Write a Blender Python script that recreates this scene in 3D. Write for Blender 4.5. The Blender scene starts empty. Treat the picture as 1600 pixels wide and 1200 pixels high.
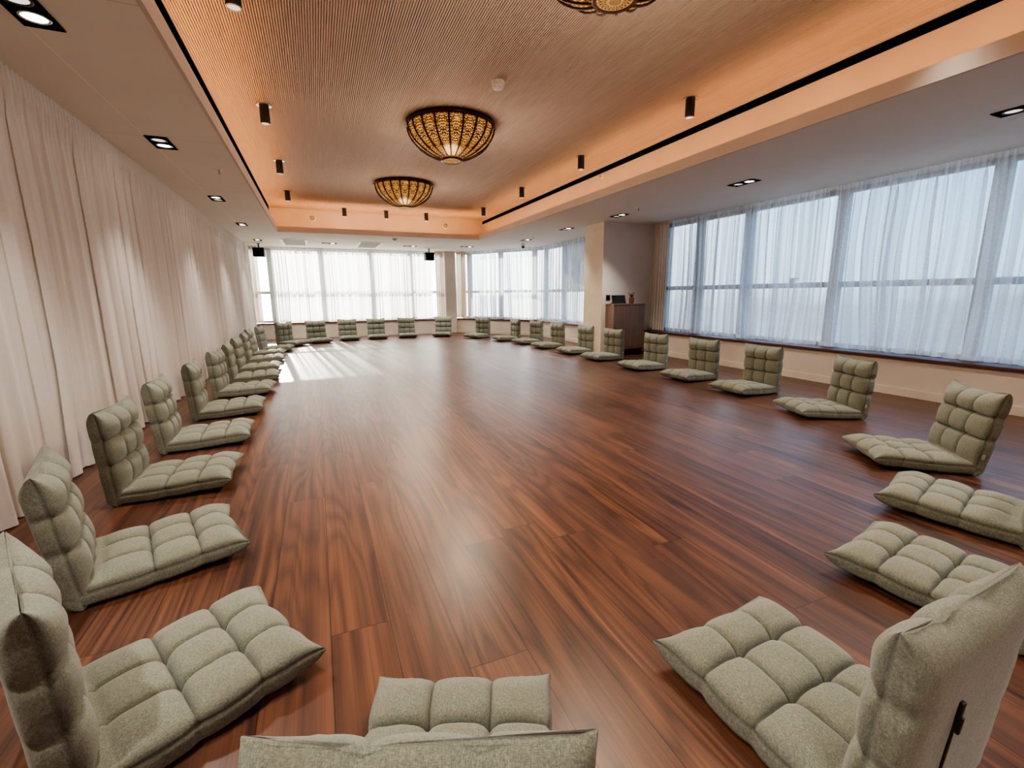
import bpy, bmesh, math, random
from mathutils import Vector, Matrix, noise
C = bpy.context.scene.collection
SC = bpy.context.scene
PI = math.pi
random.seed(7)

# ------------------------------------------------------------------ helpers
def tag(o, label=None, cat=None, group=None, kind=None):
    if label: o['label'] = label
    if cat: o['category'] = cat
    if group: o['group'] = group
    if kind: o['kind'] = kind
    return o

def link(name, bm, mat, parent=None, smooth=False, recalc=True):
    if recalc: bmesh.ops.recalc_face_normals(bm, faces=bm.faces[:])
    me = bpy.data.meshes.new(name); bm.to_mesh(me); bm.free()
    if smooth: me.polygons.foreach_set('use_smooth', [True]*len(me.polygons))
    me.materials.append(mat)
    o = bpy.data.objects.new(name, me); C.objects.link(o)
    if parent: o.parent = parent
    return o

def empty(name, loc=(0,0,0), rz=0):
    o = bpy.data.objects.new(name, None); C.objects.link(o)
    o.empty_display_size = .1; o.location = loc; o.rotation_euler = (0,0,rz)
    return o

def struct(name, bm, mat, parent=None, smooth=False):
    o = link(name, bm, mat, parent, smooth)
    if not parent: o['kind'] = 'structure'
    return o

def box(bm, x0,x1,y0,y1,z0,z1, M=None, bev=0):
    vs = [Vector((x,y,z)) for x in (x0,x1) for y in (y0,y1) for z in (z0,z1)]
    if M: vs = [M @ v for v in vs]
    v = [bm.verts.new(p) for p in vs]
    fs = [bm.faces.new([v[i] for i in f]) for f in ((0,1,3,2),(4,6,7,5),(0,4,5,1),(2,3,7,6),(0,2,6,4),(1,5,7,3))]
    if bev:
        es = list({e for f in fs for e in f.edges})
        bmesh.ops.bevel(bm, geom=es, offset=bev, segments=2, affect='EDGES', profile=.5)

def prism(bm, poly, z0, z1):
    a = [bm.verts.new((x,y,z0)) for x,y in poly]; b = [bm.verts.new((x,y,z1)) for x,y in poly]
    n = len(poly)
    bm.faces.new(a[::-1]); bm.faces.new(b)
    for i in range(n): bm.faces.new((a[i],a[(i+1)%n],b[(i+1)%n],b[i]))

def lathe(bm, prof, seg=32, M=None, cap0=True, cap1=True):
    rings = []
    for r,z in prof:
        ring = []
        for k in range(seg):
            a = 2*PI*k/seg; p = Vector((r*math.cos(a), r*math.sin(a), z))
            ring.append(bm.verts.new(M @ p if M else p))
        rings.append(ring)
    for a,b in zip(rings, rings[1:]):
        for k in range(seg): bm.faces.new((a[k],a[(k+1)%seg],b[(k+1)%seg],b[k]))
    if cap0: bm.faces.new(rings[0][::-1])
    if cap1: bm.faces.new(rings[-1])

def tube(bm, pts, r, seg=8):
    pts = [Vector(p) for p in pts]; rings = []
    for i,p in enumerate(pts):
        t = (pts[min(i+1,len(pts)-1)] - pts[max(i-1,0)]).normalized()
        a = t.orthogonal().normalized(); b = t.cross(a)
        rr = r[i] if isinstance(r,(list,tuple)) else r
        rings.append([bm.verts.new(p + rr*(math.cos(2*PI*k/seg)*a + math.sin(2*PI*k/seg)*b)) for k in range(seg)])
    for a,b in zip(rings, rings[1:]):
        # align ring b to a
        best = min(range(seg), key=lambda s: sum((a[k].co-b[(k+s)%seg].co).length for k in range(seg)))
        b[:] = b[best:]+b[:best]
        for k in range(seg): bm.faces.new((a[k],a[(k+1)%seg],b[(k+1)%seg],b[k]))
    bm.faces.new(rings[0][::-1]); bm.faces.new(rings[-1])

def dup(root, name=None):
    r = root.copy(); C.objects.link(r)
    for ch in list(root.children):
        c = ch.copy(); C.objects.link(c); c.parent = r
        for g in list(ch.children):
            d = g.copy(); C.objects.link(d); d.parent = c
    return r

# ------------------------------------------------------------------ node helpers
class NT:
    def __init__(s, name):
        s.m = bpy.data.materials.new(name); s.m.use_nodes = True
        s.t = s.m.node_tree; s.t.nodes.clear()
        s.out = s.t.nodes.new('ShaderNodeOutputMaterial')
    def n(s, typ, **kw):
        nd = s.t.nodes.new(typ)
        for k,v in kw.items():
            if k == 'ins':
                for i,val in v.items():
                    if hasattr(val,'is_output'): s.t.links.new(val, nd.inputs[i])
                    else: nd.inputs[i].default_value = val
            else: setattr(nd,k,v)
        return nd
    def math(s, op, a, b=None, c=None, clamp=False):
        d = {0:a}
        if b is not None: d[1]=b
        if c is not None: d[2]=c
        return s.n('ShaderNodeMath', operation=op, use_clamp=clamp, ins=d).outputs[0]
    def xyz(s, x=0,y=0,z=0): return s.n('ShaderNodeCombineXYZ', ins={0:x,1:y,2:z}).outputs[0]
    def sep(s, v): return s.n('ShaderNodeSeparateXYZ', ins={0:v}).outputs
    def noise(s, v, scale=5, detail=2, rough=.5, dist=0): return s.n('ShaderNodeTexNoise', ins={'Vector':v,'Scale':scale,'Detail':detail,'Roughness':rough,'Distortion':dist}).outputs[0]
    def mix(s, f, a, b, typ='MIX'):
        nd = s.n('ShaderNodeMix', data_type='RGBA', blend_type=typ)
        for i,val in ((0,f),(6,a),(7,b)):
            if hasattr(val,'is_output'): s.t.links.new(val, nd.inputs[i])
            else: nd.inputs[i].default_value = val
        return nd.outputs[2]
    def ramp(s, f, stops):
        nd = s.n('ShaderNodeValToRGB', ins={0:f}); e = nd.color_ramp.elements
        while len(e) < len(stops): e.new(.5)
        for el,(p,c) in zip(e,stops): el.position=p; el.color=c
        return nd.outputs[0]
    def maprange(s, v, a,b,c,d): return s.n('ShaderNodeMapRange', ins={0:v,1:a,2:b,3:c,4:d}).outputs[0]
    def bump(s, h, strength=.3, dist=.01): return s.n('ShaderNodeBump', ins={'Strength':strength,'Distance':dist,'Height':h}).outputs[0]
    def pr(s, **k):
        ins = {}
        for a,b in k.items(): ins[a.replace('_',' ')] = b
        nd = s.n('ShaderNodeBsdfPrincipled', ins=ins); s.t.links.new(nd.outputs[0], s.out.inputs[0]); return nd
    def surf(s, sh): s.t.links.new(sh, s.out.inputs[0])
    def pos(s): return s.n('ShaderNodeNewGeometry').outputs['Position']
    def obj(s): return s.n('ShaderNodeTexCoord').outputs['Object']
    def attr(s, nm): return s.n('ShaderNodeAttribute', attribute_name=nm)

def black_matte():
    t = NT('black_recess'); nz = t.noise(t.obj(), 50, 2)
    t.pr(Base_Color=t.ramp(nz,[(.3,c4(.0025,.0022,.002)),(.7,c4(.004,.0035,.003))]), Roughness=.9, Specular_IOR_Level=.0); return t.m

def c4(r,g,b): return (r,g,b,1)

def plain(name, col, rough=.6, metal=0, var=.06, scale=40, bump=0):
    t = NT(name); nz = t.noise(t.obj(), scale, 3)
    col2 = tuple(max(0,x*(1-var*2)) for x in col); col3 = tuple(min(1,x*(1+var*2)) for x in col)
    col_ = t.ramp(nz, [(.3,c4(*col2)),(.7,c4(*col3))])
    k = dict(Base_Color=col_, Roughness=rough, Metallic=metal)
    if bump: k['Normal'] = t.bump(nz, bump, .002)
    t.pr(**k); return t.m

def emit(name, col, strength):
    t = NT(name)
    nz = t.noise(t.obj(), 60, 2)
    s = t.maprange(nz, 0,1, strength*.92, strength*1.08)
    e = t.n('ShaderNodeEmission', ins={0:c4(*col),1:s}); t.surf(e.outputs[0]); return t.m

# ------------------------------------------------------------------ dimensions (metres)
ZC, ZU, ZLIP = 2.348, 2.896, 2.4505          # low ceiling, coffer ceiling, top of cove lip
XL = -1.464                                  # left curtain plane
CL, CR, CB, CF = -.589, 3.5585, 10.377, -1.5 # lip edges of the coffer
UL, UR, UB, UF = -.725, 3.874, 11.05, -1.75  # upper walls of the coffer
YB, XR, YF = 13.443, 5.735, -2.3
ZS = .4216

# ------------------------------------------------------------------ materials
def mat_floor():
    t = NT('plank_floor'); p = t.pos(); x,y,z = t.sep(p)
    PW, PL = .19, 1.9
    X = t.math('DIVIDE', t.math('ADD', x, .045), PW); row = t.math('FLOOR', X); fx = t.math('SUBTRACT', X, row)
    rr = t.n('ShaderNodeTexWhiteNoise', noise_dimensions='1D', ins={'W':row}).outputs[0]
    Y = t.math('DIVIDE', t.math('ADD', y, t.math('MULTIPLY', rr, 7.3)), PL); colm = t.math('FLOOR', Y); fy = t.math('SUBTRACT', Y, colm)
    idv = t.xyz(row, colm, 0)
    wn = t.n('ShaderNodeTexWhiteNoise', noise_dimensions='2D', ins={'Vector':idv})
    rnd = wn.outputs[0]; rcol = t.sep(wn.outputs[1])
    # grain space: shifted per plank
    gx = t.math('ADD', x, t.math('MULTIPLY', rnd, 31.7)); gy = t.math('ADD', y, t.math('MULTIPLY', rcol[1], 53.1))
    warp = t.noise(t.xyz(t.math('MULTIPLY',gx,4.0), t.math('MULTIPLY',gy,.36), rnd), 1.0, 2, .45)
    rings = t.math('SINE', t.math('ADD', t.math('MULTIPLY', warp, 105), t.math('MULTIPLY', gx, 40)))
    rings = t.math('POWER', t.maprange(rings, -1,1,0,1), .55)
    fine = t.noise(t.xyz(t.math('MULTIPLY',gx,150), t.math('MULTIPLY',gy,1.3), rnd), 1.0, 3, .6)
    streak = t.noise(t.xyz(t.math('MULTIPLY',gx,22), t.math('MULTIPLY',gy,.5), rnd), 1.0, 2, .5)
    v = t.math('ADD', t.math('MULTIPLY', rings, .24), t.math('MULTIPLY', t.maprange(fine,.3,.7,0,1), .26))
    v = t.math('ADD', v, t.math('MULTIPLY', t.maprange(streak,.3,.7,0,1), .32))
    v = t.math('ADD', v, t.math('SUBTRACT', t.maprange(rnd, 0,1,-.10,.12), t.math('MULTIPLY', t.math('GREATER_THAN', rcol[0], .87), .13)))
    col = t.ramp(v, [(.12,c4(.022,.0085,.006)),(.36,c4(.070,.027,.0145)),(.60,c4(.135,.054,.027)),(.92,c4(.25,.108,.050))])
    hue = t.mix(t.math('MULTIPLY', rcol[2], .30), col, c4(.115,.055,.04))
    gap = t.math('MAXIMUM', t.math('LESS_THAN', fx, .016), t.math('LESS_THAN', fy, .0016))
    col = t.mix(t.math('MULTIPLY', gap, .8), hue, c4(.012,.005,.003))
    h = t.math('SUBTRACT', t.math('MULTIPLY', fine, .15), gap)
    rough = t.maprange(fine, 0,1,.31,.41)
    t.pr(Base_Color=col, Roughness=rough, Specular_IOR_Level=.5, Normal=t.bump(h, .18, .0015))
    return t.m

def mat_ceiling():
    t = NT('painted_plaster_ceiling'); p = t.pos(); x,y,z = t.sep(p)
    nz = t.noise(p, 1.3, 3); f = t.noise(p, 120, 2)
    col = t.ramp(nz, [(.3,c4(.80,.75,.66)),(.7,c4(.84,.79,.70))])
    # panel joints in the left-hand strip of ceiling
    l1 = t.math('LESS_THAN', t.math('ABSOLUTE', t.math('ADD', x, 1.143)), .003)
    yy = t.math('MODULO', t.math('ADD', y, 20-.72), 2.0)
    l2 = t.math('MULTIPLY', t.math('LESS_THAN', yy, .006), t.math('LESS_THAN', x, -.55))
    col = t.mix(t.math('MULTIPLY', l1, .9), col, c4(.98,.92,.82)); col = t.mix(t.math('MULTIPLY', l2, .4), col, c4(.2,.16,.13))
    t.pr(Base_Color=col, Roughness=.85, Normal=t.bump(f, .05, .002)); return t.m

def mat_wall(name, col, spk=0.0):
    t = NT(name); p = t.pos()
    nz = t.noise(p, 2.2, 4); f = t.noise(p, 150, 2)
    a = tuple(x*.93 for x in col); b = tuple(x*1.05 for x in col)
    cc = t.ramp(nz, [(.3,c4(*a)),(.7,c4(*b))])
    if spk:
        v = t.noise(p, 26, 6, .75, 1.5)
        cc = t.mix(t.maprange(v, .54,.70,0,spk), cc, c4(.23,.16,.085))
        v2 = t.noise(p, 11, 4, .6, .8)
        cc = t.mix(t.maprange(v2, .5,.75,0,spk*.6), cc, c4(.68,.55,.36))
    t.pr(Base_Color=cc, Roughness=.8, Normal=t.bump(f, .08, .002)); return t.m

def mat_wood(name, dark, mid, light, axis='z', scale=1.0, rough=.45):
    t = NT(name); x,y,z = t.sep(t.pos())
    if axis == 'z': v1 = t.xyz(t.math('MULTIPLY',x,55*scale), t.math('MULTIPLY',y,55*scale), t.math('MULTIPLY',z,2.2*scale))
    elif axis == 'y': v1 = t.xyz(t.math('MULTIPLY',x,55*scale), t.math('MULTIPLY',y,2.2*scale), t.math('MULTIPLY',z,55*scale))
    else: v1 = t.xyz(t.math('MULTIPLY',x,2.2*scale), t.math('MULTIPLY',y,40*scale), t.math('MULTIPLY',z,40*scale))
    g = t.noise(v1, 1, 4, .6, .4)
    col = t.ramp(g, [(.25,c4(*dark)),(.5,c4(*mid)),(.78,c4(*light))])
    t.pr(Base_Color=col, Roughness=rough, Normal=t.bump(g, .08, .002)); return t.m

def mat_fabric():
    t = NT('heathered_linen_fabric'); o = t.obj(); x,y,z = t.sep(o)
    w1 = t.noise(t.xyz(t.math('MULTIPLY',x,620), t.math('MULTIPLY',y,150), t.math('MULTIPLY',z,150)), 1, 2, .6)
    w2 = t.noise(t.xyz(t.math('MULTIPLY',x,150), t.math('MULTIPLY',y,620), t.math('MULTIPLY',z,620)), 1, 2, .6)
    blot = t.noise(o, 9, 3)
    v = t.math('ADD', t.math('MULTIPLY', w1, .5), t.math('MULTIPLY', w2, .5))
    col = t.ramp(v, [(.36,c4(.112,.126,.098)),(.5,c4(.188,.204,.160)),(.64,c4(.30,.315,.252))])
    col = t.mix(t.maprange(blot,.35,.7,0,.22), col, c4(.20,.165,.105))
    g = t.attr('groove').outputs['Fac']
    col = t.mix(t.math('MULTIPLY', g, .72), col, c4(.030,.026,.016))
    wr = t.noise(t.xyz(t.math('MULTIPLY',x,55), t.math('MULTIPLY',y,22), t.math('MULTIPLY',z,22)), 1, 4, .6, 0)
    h = t.math('ADD', t.math('MULTIPLY', v, .25), t.math('MULTIPLY', wr, .45))
    t.pr(Base_Color=col, Roughness=.92, Specular_IOR_Level=.15, Sheen_Weight=.25, Sheen_Roughness=.6, Normal=t.bump(h, .32, .006)); return t.m

def mat_sheer(name, opacity, col, trl=.6, k=1.0):
    # woven net: part holes (transparent), part thread (diffuse + translucent)
    t = NT(name); o = t.obj(); x,y,z = t.sep(o)
    nz = t.noise(t.xyz(t.math('MULTIPLY',x,34), t.math('MULTIPLY',y,34), t.math('MULTIPLY',z,70)), 1, 4, .65)
    hem = t.attr('hem').outputs['Fac']
    fac = t.math('ADD', t.maprange(nz, .25,.75, opacity-.10*k, opacity+.10*k), t.math('ADD', t.math('MULTIPLY', hem, .22), t.maprange(t.attr('dense').outputs['Fac'],.3,.8,-.16*k,.30*k)), clamp=True)
    d = t.n('ShaderNodeBsdfDiffuse', ins={0:c4(*col)}); tr = t.n('ShaderNodeBsdfTranslucent', ins={0:c4(*col)})
    cl = t.n('ShaderNodeMixShader', ins={0:trl}); t.t.links.new(d.outputs[0], cl.inputs[1]); t.t.links.new(tr.outputs[0], cl.inputs[2])
    tp = t.n('ShaderNodeBsdfTransparent', ins={0:c4(1,1,1)})
    m = t.n('ShaderNodeMixShader', ins={0:fac}); t.t.links.new(tp.outputs[0], m.inputs[1]); t.t.links.new(cl.outputs[0], m.inputs[2])
    t.surf(m.outputs[0]); return t.m

def mat_glass():
    t = NT('window_glass')
    nz = t.noise(t.pos(), .8, 2)
    tp = t.n('ShaderNodeBsdfTransparent', ins={0:t.ramp(nz,[(.3,c4(.90,.95,.97)),(.7,c4(.94,.97,.98))])})
    gl = t.n('ShaderNodeBsdfGlossy', ins={0:c4(1,1,1),'Roughness':.02})
    fr = t.n('ShaderNodeFresnel', ins={0:1.3})
    m = t.n('ShaderNodeMixShader', ins={0:fr.outputs[0]}); t.t.links.new(tp.outputs[0], m.inputs[1]); t.t.links.new(gl.outputs[0], m.inputs[2])
    t.surf(m.outputs[0]); return t.m

def mat_chandelier():
    # gold filigree panels lit from behind; uv.x counts panels, uv.y runs rim -> foot
    t = NT('gold_filigree_glass'); u,v,_ = t.sep(t.n('ShaderNodeTexCoord').outputs['UV'])
    fu = t.math('ABSOLUTE', t.math('SUBTRACT', t.math('FRACT', u), .5))
    q = t.xyz(t.math('MULTIPLY', fu, 7), t.math('MULTIPLY', v, 24), 0)
    vo = t.n('ShaderNodeTexVoronoi', feature='F1', ins={'Vector':q,'Scale':1.5}).outputs[0]
    sw = t.math('SINE', t.math('ADD', t.math('MULTIPLY', v, 130), t.math('MULTIPLY', t.math('SINE', t.math('MULTIPLY', fu, 15)), 2.5)))
    pat = t.math('ADD', vo, t.math('MULTIPLY', sw, .22))
    col = t.ramp(pat, [(.08,c4(1.0,.66,.30)),(.28,c4(.95,.42,.10)),(.48,c4(.50,.17,.025)),(.66,c4(.06,.018,.006))])
    edge = t.math('GREATER_THAN', fu, .43)
    bead = t.math('GREATER_THAN', t.math('SINE', t.math('MULTIPLY', v, 190)), -.2)
    col = t.mix(t.math('MULTIPLY', t.math('MULTIPLY', edge, bead), .5), col, c4(1,.82,.62))
    e = t.n('ShaderNodeEmission', ins={0:col,1:.42})
    g = t.n('ShaderNodeBsdfGlossy', ins={0:c4(.9,.7,.4),'Roughness':.25})
    m = t.n('ShaderNodeMixShader', ins={0:.12}); t.t.links.new(e.outputs[0], m.inputs[1]); t.t.links.new(g.outputs[0], m.inputs[2])
    t.surf(m.outputs[0]); return t.m

M = dict(
 floor=mat_floor(), ceil=mat_ceiling(),
 cove=mat_wall('cove_plaster',(.66,.56,.47)), lip=mat_wall('lip_plaster',(.66,.56,.47)),
 wall=mat_wall('warm_plaster',(.68,.595,.51)), plaster=mat_wall('pillar_plaster',(.60,.545,.49)),
 stone=mat_wall('stone_wallpaper',(.80,.72,.58),.45), base=mat_wall('skirting_paint',(.70,.61,.51)),
 slat=mat_wood('ribbed_oak',(.60,.47,.38),(.68,.545,.45),(.76,.63,.53),'y',1,.6),
 sill=mat_wood('dark_sill_wood',(.045,.014,.010),(.085,.026,.018),(.13,.045,.030),'y',1,.5),
 cab=mat_wood('walnut_veneer',(.085,.042,.026),(.145,.078,.050),(.21,.125,.085),'z',1,.4),
 cab_lit=mat_wood('walnut_veneer_lit',(.14,.075,.045),(.21,.12,.075),(.28,.17,.11),'z',1,.4),  # lighter copy of the walnut, light on the cabinet side painted in
 fabric=mat_fabric(),
 sheer=mat_sheer('sheer_net',.47,(.86,.86,.86),.70), sheerb=mat_sheer('sunlit_sheer_net',.76,(.88,.86,.82),.70), drape=mat_sheer('cream_drape',.96,(.83,.79,.745),.14,.25),
 stackdrape=mat_sheer('gathered_sheer',.92,(.70,.61,.50),.16,.5),
 glass=mat_glass(), frame=plain('grey_window_frame',(.47,.51,.55),.5),
 black=plain('black_metal',(.012,.012,.012),.45), darkrec=black_matte(),
 chrome=plain('lamp_reflector',(.55,.55,.54),.2,.9), white=plain('white_plastic',(.86,.84,.80),.5),
 grille=plain('grey_vent_grille',(.38,.36,.32),.6), bronze=plain('dark_bronze',(.045,.018,.010),.35,.7),
 gold=plain('pale_gold_metal',(.62,.45,.27),.3,.8), chand=mat_chandelier(),
 lamp=emit('lit_lamp',(1,.86,.68),9), lampdim=emit('dim_lamp',(1,.85,.7),.55),
 pot=plain('terracotta_pot',(.18,.055,.025),.6), leaf=plain('dark_leaves',(.035,.045,.018),.6), bloom=plain('pale_blossom',(.5,.45,.42),.7),
 screen=plain('dark_screen',(.012,.011,.011),.2), tagm=plain('care_tag_cloth',(.42,.42,.38),.8),
)

# ------------------------------------------------------------------ setting: floor, ceilings, walls
bm = bmesh.new(); prism(bm, [(-1.8,YF),(6.0,YF),(6.0,7.4),(5.8,7.4),(5.8,11.45),(4.1,13.8),(-1.8,13.8)], -.1, 0); struct('floor', bm, M['floor'])

bm = bmesh.new()
z1 = ZC+.02
box(bm, -1.8,CL, YF,13.85, ZC,z1)
prism(bm, [(CR,YF),(6.2,YF),(6.2,7.4),(5.9,7.4),(5.9,11.5),(4.2,13.85),(CR,13.85)], ZC, z1)
box(bm, CL,CR, CB,13.85, ZC,z1); box(bm, CL,CR, YF,CF, ZC,z1)
struct('ceiling', bm, M['ceil'])

# cove lip, four sides
bm = bmesh.new(); w = .018
box(bm, CL-w,CL+.004, CF-w,CB+w, ZC-.001,ZLIP); box(bm, CR-.004,CR+w, CF-w,CB+w, ZC-.001,ZLIP)
box(bm, CL+.004,CR-.004, CB-.004,CB+w, ZC-.001,ZLIP); box(bm, CL+.004,CR-.004, CF-w,CF+.004, ZC-.001,ZLIP)
struct('trim_1', bm, M['lip'])
# upper coffer walls
bm = bmesh.new()
box(bm, UL-.05,UL, UF-.05,UB+.05, z1,ZU+.03); box(bm, UR,UR+.05, UF-.05,UB+.05, z1,ZU+.03)
box(bm, UL,UR, UB,UB+.05, z1,ZU+.03); box(bm, UL,UR, UF-.05,UF, z1,ZU+.03)
struct('wall_coffer', bm, M['cove'])
# ribbed oak ceiling: real slats and grooves running away from the camera
bm = bmesh.new(); pitch, gw, gd = .0165, .0066, .013
prof = [(UL, ZU)]
x = UL+pitch
while x < UR-.01:
    prof += [(x-gw, ZU),(x-gw, ZU+gd),(x, ZU+gd),(x, ZU)]; x += pitch
prof.append((UR, ZU))
a = [bm.verts.new((px,UF,pz)) for px,pz in prof]; b = [bm.verts.new((px,UB,pz)) for px,pz in prof]
for i in range(len(prof)-1): bm.faces.new((a[i],b[i],b[i+1],a[i+1]))
for f in bm.faces: f.normal_update()
o = link('ceiling', bm, M['slat'], recalc=False); o['kind'] = 'structure'
# unseen slab added above everything to keep outside light out
bm = bmesh.new(); prism(bm, [(-1.95,YF-.2),(6.35,YF-.2),(6.35,7.6),(6.0,7.6),(6.0,11.6),(4.3,14.0),(-1.95,14.0)], 2.96, 3.08); struct('ceiling', bm, M['ceil'])
# blank walls
bm = bmesh.new(); box(bm, -1.95,-1.8, YF-.2,14.0, -.1,2.96); struct('wall_left', bm, M['wall'])
bm = bmesh.new(); box(bm, -1.8,6.35, YF-.15,YF, -.1,2.96); struct('wall_front', bm, M['wall'])
# pillars
bm = bmesh.new(); box(bm, 3.54,3.86, 13.425,13.95, 0,2.96); struct('wall_back_pillar', bm, M['wall'])
bm = bmesh.new(); box(bm, 4.747,6.3, 7.093,7.708, 0,2.96); pil = struct('wall_right_pillar', bm, M['plaster'])
pil.data.materials.append(M['stone'])
for p in pil.data.polygons:
    if p.normal.x < -.9: p.material_index = 1

# window walls -------------------------------------------------------------
nwin = [0]; ntrim = [1]
def window_wall(side, A, B, mull, ext0=.0, ext1=.0, handle=None):
    A = Vector((A[0],A[1],0)); B = Vector((B[0],B[1],0)); d = (B-A); Ln = d.length; d.normalize(); n = Vector((-d.y,d.x,0))
    Mx = Matrix(((d.x,n.x,0,A.x),(d.y,n.y,0,A.y),(0,0,1,0),(0,0,0,1)))
    bm = bmesh.new(); box(bm, -ext0,Ln+ext1, 0,.45, 0,.388, Mx); box(bm, -ext0,Ln+ext1, .27,.45, 2.335,2.96, Mx)
    struct('wall_'+side, bm, M['wall'])
    bm = bmesh.new(); box(bm, 0,Ln, -.014,-.0005, .001,.085, Mx); struct('baseboard_'+side, bm, M['base'])
    ntrim[0] += 1
    bm = bmesh.new(); box(bm, -ext0*.3,Ln+ext1*.3, -.03,.36, .3885,ZS, Mx, .004); struct('trim_%d'%ntrim[0], bm, M['sill'])
    nwin[0] += 1
    y0,y1 = .30,.37; fw = .05
    bm = bmesh.new()
    box(bm, -ext0,Ln+ext1, y0,y1, ZS,ZS+.05, Mx); box(bm, -ext0,Ln+ext1, y0,y1, 2.285,2.34, Mx)
    box(bm, -ext0,fw-ext0, y0,y1, ZS+.05,2.285, Mx); box(bm, Ln+ext1-fw,Ln+ext1, y0,y1, ZS+.05,2.285, Mx)
    root = struct('window_%d'%nwin[0], bm, M['frame'])
    edges = [(-ext0+fw)] ; cuts = []
    for m in mull:
        bm = bmesh.new(); box(bm, m-.06,m+.06, y0-.02,y1, ZS+.05,2.285, Mx); link('mullion', bm, M['frame'], root)
        cuts.append((edges[-1], m-.06)); edges.append(m+.06)
    cuts.append((edges[-1], Ln+ext1-fw))
    for a,b in cuts:
        if b-a < .03: continue
        bm = bmesh.new(); box(bm, a,b, y0+.005,y1-.005, 1.165,1.235, Mx); link('transom', bm, M['frame'], root)
        for za,zb in ((ZS+.05,1.165),(1.235,2.285)):
            bm = bmesh.new(); vs = [bm.verts.new(Mx @ Vector(q)) for q in ((a,.335,za),(b,.335,za),(b,.335,zb),(a,.335,zb))]; bm.faces.new(vs)
            link('pane', bm, M['glass'], root)
    if handle is not None:
        bm = bmesh.new(); box(bm, handle-.02,handle+.02, y0-.04,y0+.01, 1.19,1.30, Mx, .006); box(bm, handle-.02,handle+.12, y0-.055,y0-.035, 1.275,1.30, Mx, .006)
        link('handle', bm, M['frame'], root)
    return Mx, Ln

window_wall('back', (-1.8,YB), (3.54,YB), [.76,1.99,3.27,4.40])
window_wall('corner', (3.86,13.5), (5.50,11.3), [.30,1.40,2.50], 0,.16)
window_wall('side', (5.50,11.3), (5.50,7.708), [.9,2.2,3.3], .16,0)
window_wall('right', (XR,7.093), (XR,YF), [.10,.93,1.89,3.23,4.66,6.09,7.5,8.9], 0,0, 2.68)

# ------------------------------------------------------------------ curtains
def curtain(name, path, z0, z1, mat, label, amp=.035, width=(.09,.2), seed=1, lean=.05, fold=.6, step=.011, nz=16, head=.10, crest=False):
    rnd = random.Random(seed)
    P = [Vector((p[0],p[1],0)) for p in path]
    seg = []; tot = 0
    for a,b in zip(P,P[1:]):
        seg.append((tot,(b-a).length,a,(b-a).normalized())); tot += (b-a).length
    def base(s):
        s = min(max(s,0),tot)
        for s0,l,a,d in seg:
            if s <= s0+l+1e-9: return a+d*(s-s0), d
        s0,l,a,d = seg[-1]; return a+d*(s-s0), d
    # fold phases
    knots = [0.0]; amps = []; lat = []
    while knots[-1] < tot:
        knots.append(knots[-1]+rnd.uniform(*width)); amps.append(rnd.uniform(.5,1.25)); lat.append(rnd.uniform(.15,1.0)**1.5)
    ns = int(tot/step)
    cols = []
    for i in range(ns+1):
        s = tot*i/ns
        k = max(j for j in range(len(knots)-1) if knots[j] <= s+1e-9)
        cols.append((s, k, (s-knots[k])/(knots[k+1]-knots[k])))
    zs = [z0]; H = z1-z0
    zs = [z0, z0+.025, z0+.05, z0+.055] + [z0+.055+(H-.055-head)*(j/nz) for j in range(1,nz+1)] + [z1-head*.75, z1-head*.5, z1-head*.25, z1-.004, z1]
    bm = bmesh.new(); lay = bm.verts.layers.float.new('hem'); dn = bm.verts.layers.float.new('dense'); grid = []
    for zz in zs:
        h = (zz-z0)/H; row = []
        topness = min(1,max(0,(zz-(z1-head*1.7))/(head*.8)))
        for s,k,f in cols:
            w = knots[k+1]-knots[k]
            a0 = amps[k]; a1 = amps[min(k+1,len(amps)-1)]
            A = amp*(a0+(a1-a0)*f)*(1-.55*h)
            ph = 2*PI*f
            env = 1-topness
            drift = lean*(noise.noise(Vector((s*1.1+seed*9, zz*.55, 0)))+.5*noise.noise(Vector((s*3.7, zz*.9, seed))))*(1-h)
            q = s + env*fold*lat[k]*w*.32*math.sin(2*ph)*(1-.3*h) + drift
            depth = (A*(2*abs(math.sin(PI*f))**.7-1) if crest else -A*math.cos(ph))*env
            # narrow gathering pleats under the track
            depth += topness*(.015*math.sin(2*PI*s/.046+1.3*math.sin(s*7)))
            depth += .004*noise.noise(Vector((s*6, zz*2.2, seed*3)))*env
            p,d = base(s); n = Vector((-d.y,d.x,0))
            zoff = .012*noise.noise(Vector((s*2.3,seed,0))) if zz < z0+.06 else 0
            v = bm.verts.new(p + d*(q-s) + n*depth + Vector((0,0,zz+zoff)))
            v[lay] = 1.0 if (zz < z0+.052 or zz > z1-head*.9) else 0.0
            v[dn] = .5+.5*noise.noise(Vector((s*23+seed,zz*.35,1)))+.35*noise.noise(Vector((s*61,zz*.3,seed)))
            row.append(v)
        grid.append(row)
    for r0,r1 in zip(grid,grid[1:]):
        for i in range(ns): bm.faces.new((r0[i],r0[i+1],r1[i+1],r1[i]))
    o = link(name, bm, mat, smooth=True, recalc=False)
    return tag(o, label, 'curtain')

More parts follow.
